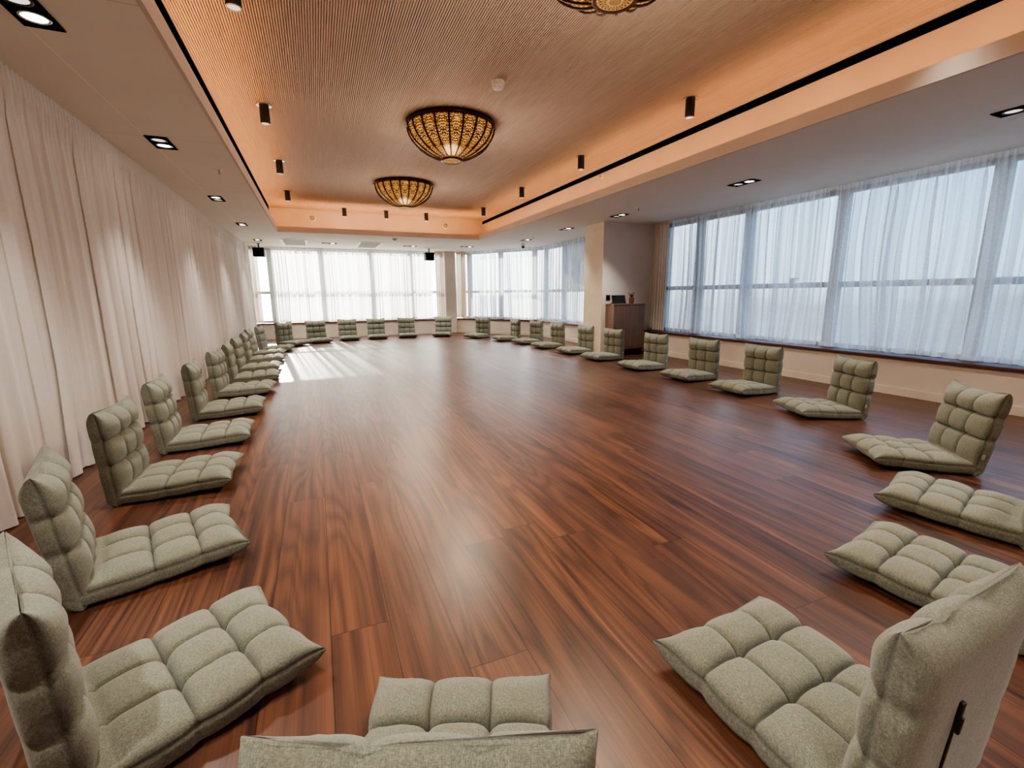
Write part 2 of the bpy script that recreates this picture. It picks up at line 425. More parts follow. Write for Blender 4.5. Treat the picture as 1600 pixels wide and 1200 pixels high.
curtain('drape', [(XL,YF+.1),(XL,13.40)], .012, ZC-.001, M['drape'], 'full-length cream pleated curtain covering the whole left wall', .034,(.10,.30),3,.08,.45,.0085,14,.12,True)
curtain('sheer_curtain', [(-.98,13.535),(3.20,13.535)], ZS+.02, ZC-.001, M['sheerb'], 'bright sunlit sheer curtain across the far back window', .022,(.07,.16),5,.05,1.2,.008,10,.06)
curtain('gathered_curtain', [(-1.60,13.53),(-1.29,13.53)], ZS+.02, ZC-.001, M['stackdrape'], 'bunched beige sheer at the left end of the back window', .04,(.05,.08),11,.02,.6,.006,8,.06)
curtain('gathered_curtain', [(3.27,13.51),(3.51,13.51)], ZS+.02, ZC-.001, M['stackdrape'], 'bunched beige sheer beside the narrow pillar, right end of back window', .035,(.05,.08),12,.02,.6,.006,8,.06)
curtain('gathered_curtain', [(3.92,13.56),(4.13,13.27)], ZS+.02, ZC-.001, M['stackdrape'], 'bunched beige sheer just right of the narrow back pillar', .035,(.05,.08),13,.02,.6,.006,8,.06)
curtain('sheer_curtain', [(4.20,13.18),(5.38,11.60),(5.50,11.42),(5.565,11.25),(5.59,11.05),(5.595,7.76)], ZS+.02, ZC-.001, M['sheer'], 'white sheer curtain rounding the far right corner, left of the stone pillar', .035,(.07,.17),6,.06,1.2,.008,12,.06)
curtain('gathered_curtain', [(5.82,7.06),(5.82,6.66)], ZS+.02, ZC-.001, M['stackdrape'], 'bunched beige sheer behind the cabinet at the far end of the right window', .035,(.05,.08),14,.02,.6,.006,8,.06)
curtain('sheer_curtain', [(5.825,6.60),(5.825,3.90)], ZS+.02, ZC-.001, M['sheer'], 'white sheer curtain on the right window, panel next to the cabinet', .032,(.055,.15),8,.09,1.25,.007,14,.06)
curtain('sheer_curtain', [(5.835,3.84),(5.835,YF+.1)], ZS+.02, ZC-.001, M['sheer'], 'white sheer curtain on the right window, nearer panel cut by the frame', .035,(.06,.17),9,.12,1.25,.007,14,.06)

# ------------------------------------------------------------------ floor chairs
def cushion(L, Wd, T, g1, g2, vstart, seed, lift=0.0):
    """Quilted pad along +Y: round heel at y=0, pointed pillow edge at y=L. Tufted side up. Returns list-of-rings grid and groove values."""
    w0 = Wd/2; nt = 49; nb = 13; nside = 5
    vs = []
    n_v = 64
    base = [L*i/n_v for i in range(n_v+1)]
    for g in (g1,g2): base += [g-.006,g-.003,g,g+.003,g+.006]
    base += [T*.5*(1-math.cos(PI/2*k/6)) for k in range(7)] + [L-.07*(1-math.sin(PI/2*k/8)) for k in range(9)]
    base = sorted(base); vv = [base[0]]
    for b in base[1:]:
        if b-vv[-1] > .0012: vv.append(b)
    tops = sorted(set([round(math.copysign(abs(-1+2*i/40)**.93,-1+2*i/40),4) for i in range(41)] + [round(sg*(1/3+dd),4) for sg in (-1,1) for dd in (-.045,-.028,-.014,-.006,0,.006,.014,.028,.045)]))
    nt = len(tops)
    R = []; G = []
    def N(x,y,z): return noise.noise(Vector((x+seed*7.1,y,z)))
    for v in vv:
        e = T
        if v < T/2: e = T*math.sqrt(max(0,1-((T/2-v)/(T/2))**2))
        q = 0
        if v > L-.075:
            q = (v-(L-.075))/.075; e = T*max(0,1-q**2.6)**.62
        e = max(e,.006)
        u = max(0,min(1,(v-.3*L)/(.7*L))); zc = T/2 + lift*(u*u*(3-2*u))
        pin = math.exp(-((v-g1)/.018)**2)+math.exp(-((v-g2)/.018)**2)
        w = w0*(1-.030*pin+.012*math.sin(PI*min(1,max(0,(v-vstart)/(L-vstart))*1)*3)**2) + .012*q*q
        ring = []; gr = []
        def put(x,y,z,g): ring.append((x,y,z)); gr.append(g)
        # top, left -> right
        for i in range(nt):
            a = tops[i]
            x = a*w
            ear = .018*abs(a)**8*q*q - .014*q*q*math.exp(-((abs(abs(a)-1/3)*w)/.030)**2)
            zt = zc + e*(.18+.32*math.sqrt(max(0,1-abs(a)**5)))
            cx = (a*1.5+1.5) % 1.0
            if abs(a) >= .999: cx = 0
            lo = vstart if v < g1 else (g1 if v < g2 else g2); hi = g1 if v < g1 else (g2 if v < g2 else L)
            cv = max(0,min(1,(v-lo)/(hi-lo)))
            if v < vstart: cv = 0
            edgex = min(abs(abs(a)-1/3)*w, 1)         # distance to lengthwise seams
            puff = (max(0,math.sin(PI*cv))**.36)*(.40+.60*max(0,math.sin(PI*cx))**.38 if abs(a)<.97 else .40)
            if hi == L: puff *= 1 - .6*q
            gx = edgex; gv = min(abs(v-g1),abs(v-g2))
            gl = math.exp(-(gx/.0075)**2)*(1 if v > vstart*.6 else 0); gt = math.exp(-(gv/.0075)**2)
            but = math.exp(-((gx*gx+gv*gv)/.020**2))
            dz = .029*puff-.021 - .008*gl - .012*gt - .016*but
            if v < vstart: dz = -.012
            wrk = .0038*N(x*38,v*9,1.5)*math.exp(-gv/.05) + .0022*N(x*9,v*42,4)*math.exp(-gx/.03) + .0020*N(x*14,v*14,9)
            # puckers radiating from the buttons and rim
            wrk += .0045*q*N(x*75,3,seed)
            sh = (1-abs(a)**7)*(e/T)
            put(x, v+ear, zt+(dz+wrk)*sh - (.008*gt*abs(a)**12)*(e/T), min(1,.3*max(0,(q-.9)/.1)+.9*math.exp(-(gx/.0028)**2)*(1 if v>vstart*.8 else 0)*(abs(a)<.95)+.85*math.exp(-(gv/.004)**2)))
        # right side, top -> bottom
        for k in range(1,nside+1):
            t = k/(nside+1)
            x = w*(1+.010*math.sin(PI*t)) + .0022*N(v*45,t*3,2) - .005*math.exp(-((t-.18)/.09)**2)
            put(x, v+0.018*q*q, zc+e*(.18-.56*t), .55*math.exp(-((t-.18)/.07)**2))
        for i in range(nb):
            a = 1-2*i/(nb-1); x = a*w
            put(x, v+.018*abs(a)**8*q*q - .014*q*q*math.exp(-((abs(abs(a)-1/3)*w)/.030)**2), zc-e*(.38+.12*math.sqrt(max(0,1-abs(a)**6))) + .0012*N(x*20,v*20,7), 0)
        for k in range(1,nside+1):
            t = 1-k/(nside+1)
            x = -w*(1+.010*math.sin(PI*t)) - .0022*N(v*45,t*3,5) + .005*math.exp(-((t-.18)/.09)**2)
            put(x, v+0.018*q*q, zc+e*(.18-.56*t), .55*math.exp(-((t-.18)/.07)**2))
        R.append(ring); G.append(gr)
    return R, G

def cushion_mesh(name, R, G, f):
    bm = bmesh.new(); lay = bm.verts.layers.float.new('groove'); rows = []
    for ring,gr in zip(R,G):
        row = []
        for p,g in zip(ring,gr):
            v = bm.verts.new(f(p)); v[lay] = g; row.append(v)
        rows.append(row)
    n = len(rows[0])
    for a,b in zip(rows,rows[1:]):
        for k in range(n): bm.faces.new((a[k],a[(k+1)%n],b[(k+1)%n],b[k]))
    bm.faces.new(rows[0]); bm.faces.new(rows[-1][::-1])
    bmesh.ops.remove_doubles(bm, verts=bm.verts[:], dist=.0002)
    bmesh.ops.recalc_face_normals(bm, faces=bm.faces[:])
    me = bpy.data.meshes.new(name); bm.to_mesh(me); bm.free()
    me.polygons.foreach_set('use_smooth', [True]*len(me.polygons)); me.materials.append(M['fabric'])
    return me

CW, CT = .445, .105
seat_me, back_me = [], []
for sd in (1,2,3):
    R,G = cushion(.557, CW, CT, .252, .405, .10, sd, .018)
    seat_me.append(cushion_mesh('seat', R, G, lambda p: (p[0], p[1]+.02, p[2])))
    R,G = cushion(.505, CW+.004, CT, .228, .367, .09, sd+10, 0)
    back_me.append(cushion_mesh('backrest', R, G, lambda p: (p[0], p[2]-CT/2, p[1]-CT/2)))

def make_chair(variant):
    root = empty('floor_chair')
    s = bpy.data.objects.new('seat', seat_me[variant]); C.objects.link(s); s.parent = root
    b = bpy.data.objects.new('backrest', back_me[variant]); C.objects.link(b); b.parent = root; b.location = (0,.053,.053)
    # zipper on the rear face of the backrest
    bm = bmesh.new(); box(bm, -.0745,-.0655, -.0565,-.0490, .02,.28, None, .002)
    box(bm, -.077,-.063, -.0600,-.0510, .262,.300, None, .003); box(bm, -.0745,-.0655, -.064,-.0575, .230,.268, None, .002)
    z = link('zipper', bm, M['black'], b); tag(z, 'black zipper')
    bm = bmesh.new(); box(bm, -.2335,-.2255, -.012,.002, .055,.088, None, .002)
    g = link('care_tag', bm, M['tagm'], b); tag(g, 'pale cloth tag')
    return root

chairs = [ # x, y, rotation, recline, label
 (-0.6935,1.2451,-1.0964,.037,'big grey-green floor chair in the bottom left corner, backrest cut by the frame'),
 (-0.9803,2.1304,-1.2635,.113,'second grey-green floor chair from the camera in the row along the left curtain'),
 (-1.1215,3.1414,-1.5778,.058,'third floor chair along the left curtain, its seat glowing warm brown in lamplight'),
 (-1.1400,4.0305,-1.5279,.100,'fourth grey-green floor chair from the camera along the left curtain'),
 (-1.1393,4.9876,-1.5260,.062,'fifth floor chair from the camera along the left curtain, tall narrow backrest'),
 (-1.1263,5.9955,-1.6394,.055,'sixth floor chair from the camera along the left curtain'),
 (-1.1286,6.8357,-1.5072,.090,'seventh floor chair along the left curtain, backrest half hidden by the sixth'),
 (-1.1649,7.7696,-1.5897,.069,'eighth floor chair from the camera along the left curtain'),
 (-1.1754,8.7890,-1.5431,.113,'ninth floor chair along the left curtain, beside the sun patch'),
 (-1.2096,9.6930,-1.6193,.116,'tenth floor chair along the left curtain, beside the top of the sun patch'),
 (-1.1114,10.5415,-1.6928,.124,'farthest floor chair of the left curtain row, next to the back corner'),
 (-0.7708,11.7378,-2.2882,.000,'floor chair turned diagonally in the far left corner of the room'),
 (-0.0646,12.2885,-2.9050,.178,'dark floor chair before the back window, second from the far left corner'),
 (0.6888,12.6410,-3.0650,.169,'dark floor chair before the back window, third from the far left corner'),
 (1.4167,12.7410,-3.1475,.165,'dark floor chair before the back window, third from the narrow pillar'),
 (2.2291,12.7769,-3.2307,.161,'dark floor chair before the back window, second from the narrow pillar'),
 (3.2404,12.6517,2.7451,.200,'dark floor chair standing directly in front of the narrow back pillar'),
 (4.0850,11.6359,2.1304,.000,'floor chair just right of the narrow back pillar, turned diagonally'),
 (4.5328,10.4412,1.6073,.000,'floor chair seen side-on under the corner window, fourth left of the one at the cabinet'),
 (4.6872,9.5854,1.7341,.000,'floor chair under the corner window, third left of the one at the cabinet'),
 (4.7308,8.6196,1.6872,-.04,'floor chair just left of the stone pillar, second left of the one at the cabinet'),
 (4.7719,7.5527,1.6423,-.03,'floor chair standing in front of the stone-patterned pillar'),
 (4.7442,6.6126,1.6795,-.03,'floor chair standing in front of the walnut cabinet'),
 (4.7251,5.5059,1.6121,-.02,'floor chair just right of the cabinet at the start of the right window'),
 (4.7315,4.5649,1.6229,-.05,'second floor chair right of the cabinet, along the right window'),
 (4.6873,3.6507,1.5509,-.02,'third floor chair right of the cabinet, along the right window'),
 (4.4619,2.5607,1.1645,.071,'fourth floor chair right of the cabinet, turned slightly toward the camera'),
 (3.7664,1.4649,0.9334,.165,'wide reclined floor chair with pointed backrest corners, fifth right of the cabinet'),
 (2.9659,0.8076,0.2718,.200,'floor chair cut by the right edge, seat seen behind the hidden-back chair'),
 (2.1316,0.5117,0.1697,.200,'floor chair whose backrest hides behind the zippered one at bottom right'),
 (1.1183,0.3656,0.0479,.063,'big floor chair at bottom right showing the black zipper on its rear'),
 (0.0731,0.4995,-.3845,.062,'floor chair at bottom centre seen from over its backrest'),
]
protos = {}
for i,(x,y,r,a,lab) in enumerate(chairs):
    vnt = (i*2+i//3) % 3
    if vnt not in protos: protos[vnt] = o = make_chair(vnt)
    else: o = dup(protos[vnt])
    o.location = (x,y,.002); o.rotation_euler = (0,0,r)
    for ch in o.children:
        if ch.name.startswith('backrest'): ch.rotation_euler = (a,0,0)
    tag(o, lab, 'floor chair', 'tufted floor chairs set in a ring')

# ------------------------------------------------------------------ chandeliers
def make_chandelier():
    root = empty('chandelier'); R0, D = .455, .33; zr = -.035      # local z=0 is the ceiling
    def prof(t): # t 0 rim .. 1 foot
        ang = t*PI/2*.93
        return R0*math.cos(ang)**1.12, zr - D*math.sin(ang)**1.05/math.sin(PI/2*.93)**1.05
    NP = 20
    bm = bmesh.new(); uv = bm.loops.layers.uv.new('UVMap'); nu, nv = NP*6, 22; grid = []
    for j in range(nv+1):
        r,z = prof(j/nv*.985); grid.append([bm.verts.new((r*math.cos(2*PI*k/nu), r*math.sin(2*PI*k/nu), z)) for k in range(nu)])
    for j in range(nv):
        for k in range(nu):
            f = bm.faces.new((grid[j][k],grid[j][(k+1)%nu],grid[j+1][(k+1)%nu],grid[j+1][k]))
            for lp,(uu,vv) in zip(f.loops, ((k,j),(k+1,j),(k+1,j+1),(k,j+1))): lp[uv].uv = (uu/6, vv/nv)
    link('shade', bm, M['chand'], root, True)
    bm = bmesh.new(); lathe(bm, [(R0-.02,-.001),(R0+.012,-.001),(R0+.016,-.02),(R0+.014,-.042),(R0-.004,-.05),(R0-.02,-.04)], 64, None, False, False)
    link('rim', bm, M['bronze'], root, True)
    for k in range(NP):
        a = 2*PI*k/NP; pts = []
        for j in range(15):
            r,z = prof(j/14*.97); r += .004; pts.append((r*math.cos(a), r*math.sin(a), z-.002))
        bm = bmesh.new(); tube(bm, pts, [.0125-.006*j/14 for j in range(15)], 6); link('rib', bm, M['bronze'], root, True)
    rf,zf = prof(.93)
    bm = bmesh.new(); lathe(bm, [(.112,zf+.012),(.118,zf-.002),(.112,zf-.016),(.097,zf-.014)], 40, None, False, False); link('foot_ring', bm, M['bronze'], root, True)
    bm = bmesh.new(); uv = bm.loops.layers.uv.new('UVMap'); lathe(bm, [(.100,zf-.010),(.07,zf-.018),(.03,zf-.022),(.002,zf-.023)], 40, None, False, True)
    for f in bm.faces:
        for lp in f.loops: c = lp.vert.co; lp[uv].uv = (math.atan2(c.y,c.x)*10/PI, math.hypot(c.x,c.y)*2)
    link('foot_disc', bm, M['chand'], root, True)
    for s in (-1,1):
        bm = bmesh.new(); lathe(bm, [(.004,-.02),(.012,-.014),(.012,0),(.006,.008)], 12, Matrix.Translation((s*(R0+.022),0,-.03))); link('finial', bm, M['gold'], root, True)
    return root
ch = make_chandelier()
for i,(y,lab) in enumerate(((2.17,'amber bowl chandelier at the top edge, showing only its underside'),(5.15,'amber ribbed bowl chandelier in the middle of the oak ceiling'),(8.03,'smaller-looking amber bowl chandelier farthest from the camera'))):
    o = ch if i == 0 else dup(ch)
    o.location = (1.477,y,ZU); tag(o, lab, 'chandelier', 'bowl chandeliers down the middle of the ceiling')

# ------------------------------------------------------------------ recessed twin downlights
def make_downlight():
    root = empty('downlight'); hx, hy = .076, .168
    bm = bmesh.new()
    box(bm, -hx,hx,-hy,-hy+.010,-.007,-.0005); box(bm, -hx,hx,hy-.010,hy,-.007,-.0005)
    box(bm, -hx,-hx+.010,-hy+.01,hy-.01,-.007,-.0005); box(bm, hx-.010,hx,-hy+.01,hy-.01,-.007,-.0005)
    box(bm, -hx+.01,hx-.01,-hy+.01,hy-.01,-.0015,-.0005)
    link('frame', bm, M['darkrec'], root)
    for k,s in enumerate((-1,1)):
        T = Matrix.Translation((0,s*.075,0))
        bm = bmesh.new(); lathe(bm, [(.056,-.0016),(.058,-.006),(.048,-.007),(.046,-.0030)], 28, T, False, False); r = link('lamp_ring', bm, M['black'] if k else M['chrome'], root, True)
        bm = bmesh.new(); lathe(bm, [(.0465,-.0022),(.03,-.0045),(.002,-.0052)], 28, T, True, True); link('lamp', bm, M['lamp'] if k == 0 else M['lampdim'], root, True)
    return root
dl = make_downlight(); first = [True]
def put(proto, first, loc, rz, lab, cat, group):
    o = proto if first[0] else dup(proto); first[0] = False
    o.location = loc; o.rotation_euler = (0,0,rz); return tag(o, lab, cat, group)
spots = []
for x,y,rz,lab in [(-1.07,2.92,PI,'black twin recessed downlight in the top left corner, nearest the camera'),
    (-1.066,4.86,PI,'second recessed twin downlight from the camera above the left curtain'),
    (-1.075,7.23,0,'third recessed twin downlight from the camera above the left curtain'),
    (-1.09,9.55,PI,'fourth recessed twin downlight from the camera above the left curtain'),
    (-1.10,12.05,0,'farthest recessed downlight of the left row, above the left wall speaker'),
    (.40,12.2,PI/2,'recessed downlight between the two ceiling vents at the back'),
    (2.336,12.25,PI/2,'recessed downlight between the right vent and the right speaker'),
    (3.75,11.9,PI/2,'recessed downlight in the ceiling above the narrow back pillar'),
    (4.632,1.80,0,'recessed downlight at the right edge of the frame, over the right window aisle'),
    (4.637,4.12,0,'second recessed downlight from the camera along the right window'),
    (4.62,6.48,0,'recessed downlight in the ceiling just in front of the stone pillar'),
    (4.58,8.12,0,'recessed downlight left of the stone pillar, first beyond it'),
    (4.60,10.05,0,'recessed downlight second beyond the stone pillar, near the dome camera')]:
    put(dl, first, (x,y,ZC), rz, lab, 'downlight', 'recessed twin downlights in the low ceiling'); spots.append((x,y))

# ------------------------------------------------------------------ black cylinder spots on the oak ceiling
def make_spot():
    root = empty('cylinder_spotlight')
    bm = bmesh.new(); lathe(bm, [(.068,-.0005),(.068,-.006),(.05,-.008),(.036,-.008)], 28, None, True, True); link('mounting_ring', bm, M['chrome'], root)
    bm = bmesh.new(); lathe(bm, [(.040,-.008),(.043,-.012),(.043,-.160),(.040,-.165)], 28, None, True, False); link('body', bm, M['black'], root, True)
    bm = bmesh.new(); lathe(bm, [(.0415,-.166),(.036,-.170),(.034,-.160)], 28, None, False, False); link('trim_ring', bm, M['white'], root, True)
    bm = bmesh.new(); lathe(bm, [(.035,-.163),(.02,-.1655),(.002,-.166)], 28, None, True, True); link('lamp', bm, M['lampdim'], root, True)
    return root
cs = make_spot(); first = [True]; cyl = []
lst = [(-.30,3.37,'black cylinder spotlight on the oak ceiling cut by the top edge, left row')]
for k,nm in enumerate(('nearest full','middle','farthest')): lst.append((-.31,(5.33,7.31,9.25)[k],nm+' black cylinder spotlight of the left row on the oak ceiling'))
for k,nm in enumerate(('left','middle','right')): lst.append(((.69,1.54,2.41)[k],10.6,nm+' black cylinder spotlight of the three along the back cove'))
lst.append((3.39,1.74,'black cylinder spotlight cut by the top edge near the right air slot'))
for k,nm in enumerate(('nearest full','second full','third full','farthest')): lst.append((3.385,(3.69,5.64,7.57,9.54)[k],nm+' black cylinder spotlight of the right row beside the air slot'))
for x,y,lab in lst: put(cs, first, (x,y,ZU), 0, lab, 'spotlight', 'black cylinder spotlights on the oak ceiling'); cyl.append((x,y))

# ------------------------------------------------------------------ other ceiling fittings
t = empty('smoke_detector', (1.585,4.04,ZU)); tag(t, 'white round smoke detector on the oak ceiling near the middle chandelier', 'smoke detector')
bm = bmesh.new(); lathe(bm, [(.056,-.0005),(.056,-.022),(.052,-.026)], 32); link('base', bm, M['white'], t)
bm = bmesh.new(); lathe(bm, [(.050,-.0265),(.050,-.045),(.040,-.060),(.022,-.066),(.003,-.067)], 32); link('cap', bm, M['white'], t, True)
t = empty('ceiling_sensor', (1.71,10.72,ZC)); tag(t, 'small round white sensor under the low ceiling in front of the back cove', 'sensor')
bm = bmesh.new(); lathe(bm, [(.06,-.0005),(.06,-.012),(.05,-.016)], 28); link('base', bm, M['white'], t)
bm = bmesh.new(); lathe(bm, [(.046,-.0165),(.044,-.035),(.02,-.05),(.003,-.052)], 28); link('cap', bm, M['grille'], t, True)
t = empty('dome_camera', (4.86,10.8,ZC)); tag(t, 'small black-eyed dome security camera under the ceiling by the corner window', 'camera')
bm = bmesh.new(); lathe(bm, [(.055,-.0005),(.055,-.05),(.045,-.06)], 28); link('base', bm, M['white'], t)
bm = bmesh.new(); lathe(bm, [(.044,-.0605),(.042,-.085),(.025,-.105),(.003,-.110)], 28); link('dome', bm, M['black'], t, True)

def sprinkler(loc, rot, lab):
    t = empty('sprinkler', loc); t.rotation_euler = rot; tag(t, lab, 'sprinkler', 'fire sprinklers')
    bm = bmesh.new(); lathe(bm, [(.034,-.0005),(.032,-.006),(.012,-.009)], 24); link('mounting_plate', bm, M['white'], t, True)
    bm = bmesh.new(); lathe(bm, [(.008,-.0095),(.008,-.04),(.005,-.042)], 12); link('stem', bm, M['gold'], t, True)
    bm = bmesh.new(); lathe(bm, [(.020,-.0425),(.021,-.046),(.006,-.047)], 20); link('deflector', bm, M['gold'], t, True)
sprinkler((-.785,5.61,ZC),(0,0,0),'tiny fire sprinkler in the left low ceiling beside the lip')
sprinkler((4.47,5.8,ZC),(0,0,0),'tiny fire sprinkler in the right ceiling in front of the stone pillar')
sprinkler((4.45,9.35,ZC),(0,0,0),'tiny fire sprinkler in the right ceiling beyond the stone pillar')
sprinkler((UR,5.87,2.735),(0,PI/2,0),'small fire sprinkler on the right cove wall below the black air slot')
sprinkler((UR,10.55,2.74),(0,PI/2,0),'small fire sprinkler at the far end of the right cove wall')
for x,z,lab in ((.066,2.73,'round plate on the back cove wall, left one'),(2.96,2.713,'round plate on the back cove wall, right one')):
    t = empty('round_cover', (x,UB,z)); t.rotation_euler = (PI/2,0,0); tag(t, lab, 'cover plate', 'round plates on the back cove wall')
    bm = bmesh.new(); lathe(bm, [(.075,.0005),(.075,.008),(.055,.012)], 32); link('ring', bm, M['white'], t, True)
    bm = bmesh.new(); lathe(bm, [(.052,.0125),(.03,.016),(.003,.017)], 32); link('disc', bm, M['grille'], t, True)
# linear air slots
def slot(x, s, y0,y1,z0,z1, lab):
    t = empty('air_slot', (x,(y0+y1)/2,(z0+z1)/2)); tag(t, lab, 'air slot'); h = (y1-y0)/2; zz = (z1-z0)/2
    bm = bmesh.new(); box(bm, 0,s*.004,-h,h,-zz,zz); link('slot', bm, M['darkrec'], t)
    bm = bmesh.new(); box(bm, s*.0042,s*.007,-h,h,-.003,.003); link('vane', bm, M['darkrec'], t)
slot(UR-.0005,-1,-1.6,11.0,2.783,2.850,'long black linear air slot along the right cove wall')
slot(UL+.0005, 1,-1.6,10.7,2.790,2.872,'long black linear air slot along the left cove wall')
# ceiling vents
vp = None
for x,y,lab in ((-.355,12.27,'white framed air vent in the back ceiling, left of the pair'),(1.315,12.29,'white framed air vent in the back ceiling, right of the pair')):
    if vp is None:
        vp = t = empty('ceiling_vent'); hx,hy = .283,.68
        bm = bmesh.new(); f = .055
        box(bm,-hx,hx,-hy,-hy+f,-.012,-.0005); box(bm,-hx,hx,hy-f,hy,-.012,-.0005); box(bm,-hx,-hx+f,-hy+f,hy-f,-.012,-.0005); box(bm,hx-f,hx,-hy+f,hy-f,-.012,-.0005)
        link('frame', bm, M['white'], t)
        bm = bmesh.new(); k = -hy+f
        while k < hy-f-.02: box(bm,-hx+f,hx-f,k,k+.014,-.008,-.002); k += .028
        box(bm,-hx+f,hx-f,-hy+f,hy-f,-.0018,-.0006)
        link('grille', bm, M['grille'], t)
    else: t = dup(vp)
    t.location = (x,y,ZC); tag(t, lab, 'air vent', 'ceiling vents at the back')
# speakers
sp = None
for x,lab in ((-1.165,'black box loudspeaker hung from the ceiling in the far left corner'),(2.945,'black box loudspeaker hung from the ceiling near the narrow back pillar')):
    if sp is None:
        sp = t = empty('loudspeaker')
        bm = bmesh.new(); box(bm,-.125,.125,-.09,.09,-.31,-.10,None,.012); link('cabinet', bm, M['black'], t)
        bm = bmesh.new(); box(bm,-.112,.112,-.095,-.0905,-.298,-.112,None,.002); link('grille', bm, M['darkrec'], t)
        bm = bmesh.new(); lathe(bm,[(.045,-.0005),(.045,-.008),(.016,-.012),(.016,-.0985)],20); link('ceiling_mount', bm, M['black'], t)
    else: t = dup(sp)
    t.location = (x,12.8,ZC); t.rotation_euler = (0,0,(-.1 if x<0 else .1)); tag(t, lab, 'speaker', 'hanging loudspeakers at the back')

# ------------------------------------------------------------------ cabinet and what stands on it
t = empty('cabinet', (5.175,6.965,0)); tag(t, 'walnut two-door cabinet standing against the stone pillar', 'cabinet')
x0,x1,y0,y1 = -.345,.345,-.125,.120
bm = bmesh.new(); box(bm,x0+.02,x1-.02,y0+.025,y1,0.001,.11); link('plinth', bm, M['darkrec'], t)
bm = bmesh.new(); box(bm,x0,x0+.02,y0,y1,.1105,.913); box(bm,x1-.02,x1,y0,y1,.1105,.913); box(bm,x0+.02,x1-.02,y1-.01,y1,.1105,.913); box(bm,x0+.02,x1-.02,y0+.03,y1-.01,.1105,.13)
link('carcass', bm, M['cab_lit'], t)
bm = bmesh.new(); box(bm,x0-.004,x1+.004,y0-.004,y1,.9135,.931,None,.002); link('top', bm, M['cab_lit'], t)
for a,b in ((x0+.022,-.002),(.002,x1-.022)):
    bm = bmesh.new(); box(bm,a,b,y0+.002,y0+.022,.132,.909,None,.0015); d = link('door', bm, M['cab'], t)
t = empty('tablet', (5.03,6.96,.9315)); t.rotation_euler = (0,0,-.15); tag(t, 'black tablet screen propped upright on the cabinet', 'tablet')
Rx = Matrix.Rotation(-.35,4,'X')
bm = bmesh.new(); box(bm,-.135,.135,-.005,.005,.004,.160,Rx,.004); link('body', bm, M['black'], t)
bm = bmesh.new(); box(bm,-.125,.125,-.0065,-.0053,.014,.150,Rx); link('screen', bm, M['screen'], t)
bm = bmesh.new(); box(bm,-.06,.06,.045,.052,.001,.115,Matrix.Translation((0,.02,0))@Matrix.Rotation(.2,4,'X'),.002); box(bm,-.135,.135,-.02,.085,0,.003); link('stand', bm, M['black'], t)
t = empty('potted_plant', (5.292,6.95,.9315)); tag(t, 'small flowering plant in a reddish pot on the cabinet', 'potted plant')
bm = bmesh.new(); lathe(bm,[(.036,0),(.040,.01),(.047,.098),(.049,.104),(.043,.104),(.041,.085)],24,None,True,True); link('pot', bm, M['pot'], t, True)
rn = random.Random(4); bm = bmesh.new(); bl = bmesh.new()
for k in range(34):
    a = rn.uniform(0,2*PI); sp_ = rn.uniform(.01,.062); h = rn.uniform(.15,.20)
    p0 = Vector((.2*sp_*math.cos(a),.2*sp_*math.sin(a),.08)); p2 = Vector((sp_*math.cos(a),sp_*math.sin(a),h)); p1 = (p0+p2)/2+Vector((0,0,.012))
    tube(bm,[p0,p1,p2],.0016,5)
    for q in (p1,p2*.9+p1*.1):
        d = Vector((rn.uniform(-1,1),rn.uniform(-1,1),rn.uniform(-.1,.8))).normalized()*.03; s_ = d.cross(Vector((0,0,1)))*.25
        f = [bm.verts.new(v) for v in (q,q+d*.5+s_,q+d,q+d*.5-s_)]; bm.faces.new(f)
    if k%2 == 0: lathe(bl,[(.002,-.008),(.009,-.003),(.010,.003),(.002,.008)],8,Matrix.Translation(p2))
link('foliage', bm, M['leaf'], t, recalc=False); link('flowers', bl, M['bloom'], t, True)
t = empty('wall_switch', (4.876,7.092,1.04)); tag(t, 'black square wall switch on the pillar above the cabinet', 'switch')
bm = bmesh.new(); box(bm,-.044,.044,-.009,-.0005,-.046,.046,None,.003); link('plate', bm, M['black'], t)
bm = bmesh.new(); box(bm,-.028,.028,-.013,-.0092,-.030,.030,None,.002); link('button', bm, M['darkrec'], t)

# ------------------------------------------------------------------ lights
def area(name, loc, rot, sx, sy, power, col):
    l = bpy.data.lights.new(name,'AREA'); l.shape = 'RECTANGLE'; l.size = sx; l.size_y = sy; l.energy = power; l.color = col
    o = bpy.data.objects.new(name,l); C.objects.link(o); o.location = loc; o.rotation_euler = rot; return o
def spot(name, loc, power, col, ang=1.4, blend=.6, rot=(0,0,0), size=.04):
    l = bpy.data.lights.new(name,'SPOT'); l.energy = power; l.color = col; l.spot_size = ang; l.spot_blend = blend; l.shadow_soft_size = size
    o = bpy.data.objects.new(name,l); C.objects.link(o); o.location = loc; o.rotation_euler = rot; return o
WARM = (1,.49,.19); LAMP = (1,.92,.81)
LY = CB-CF
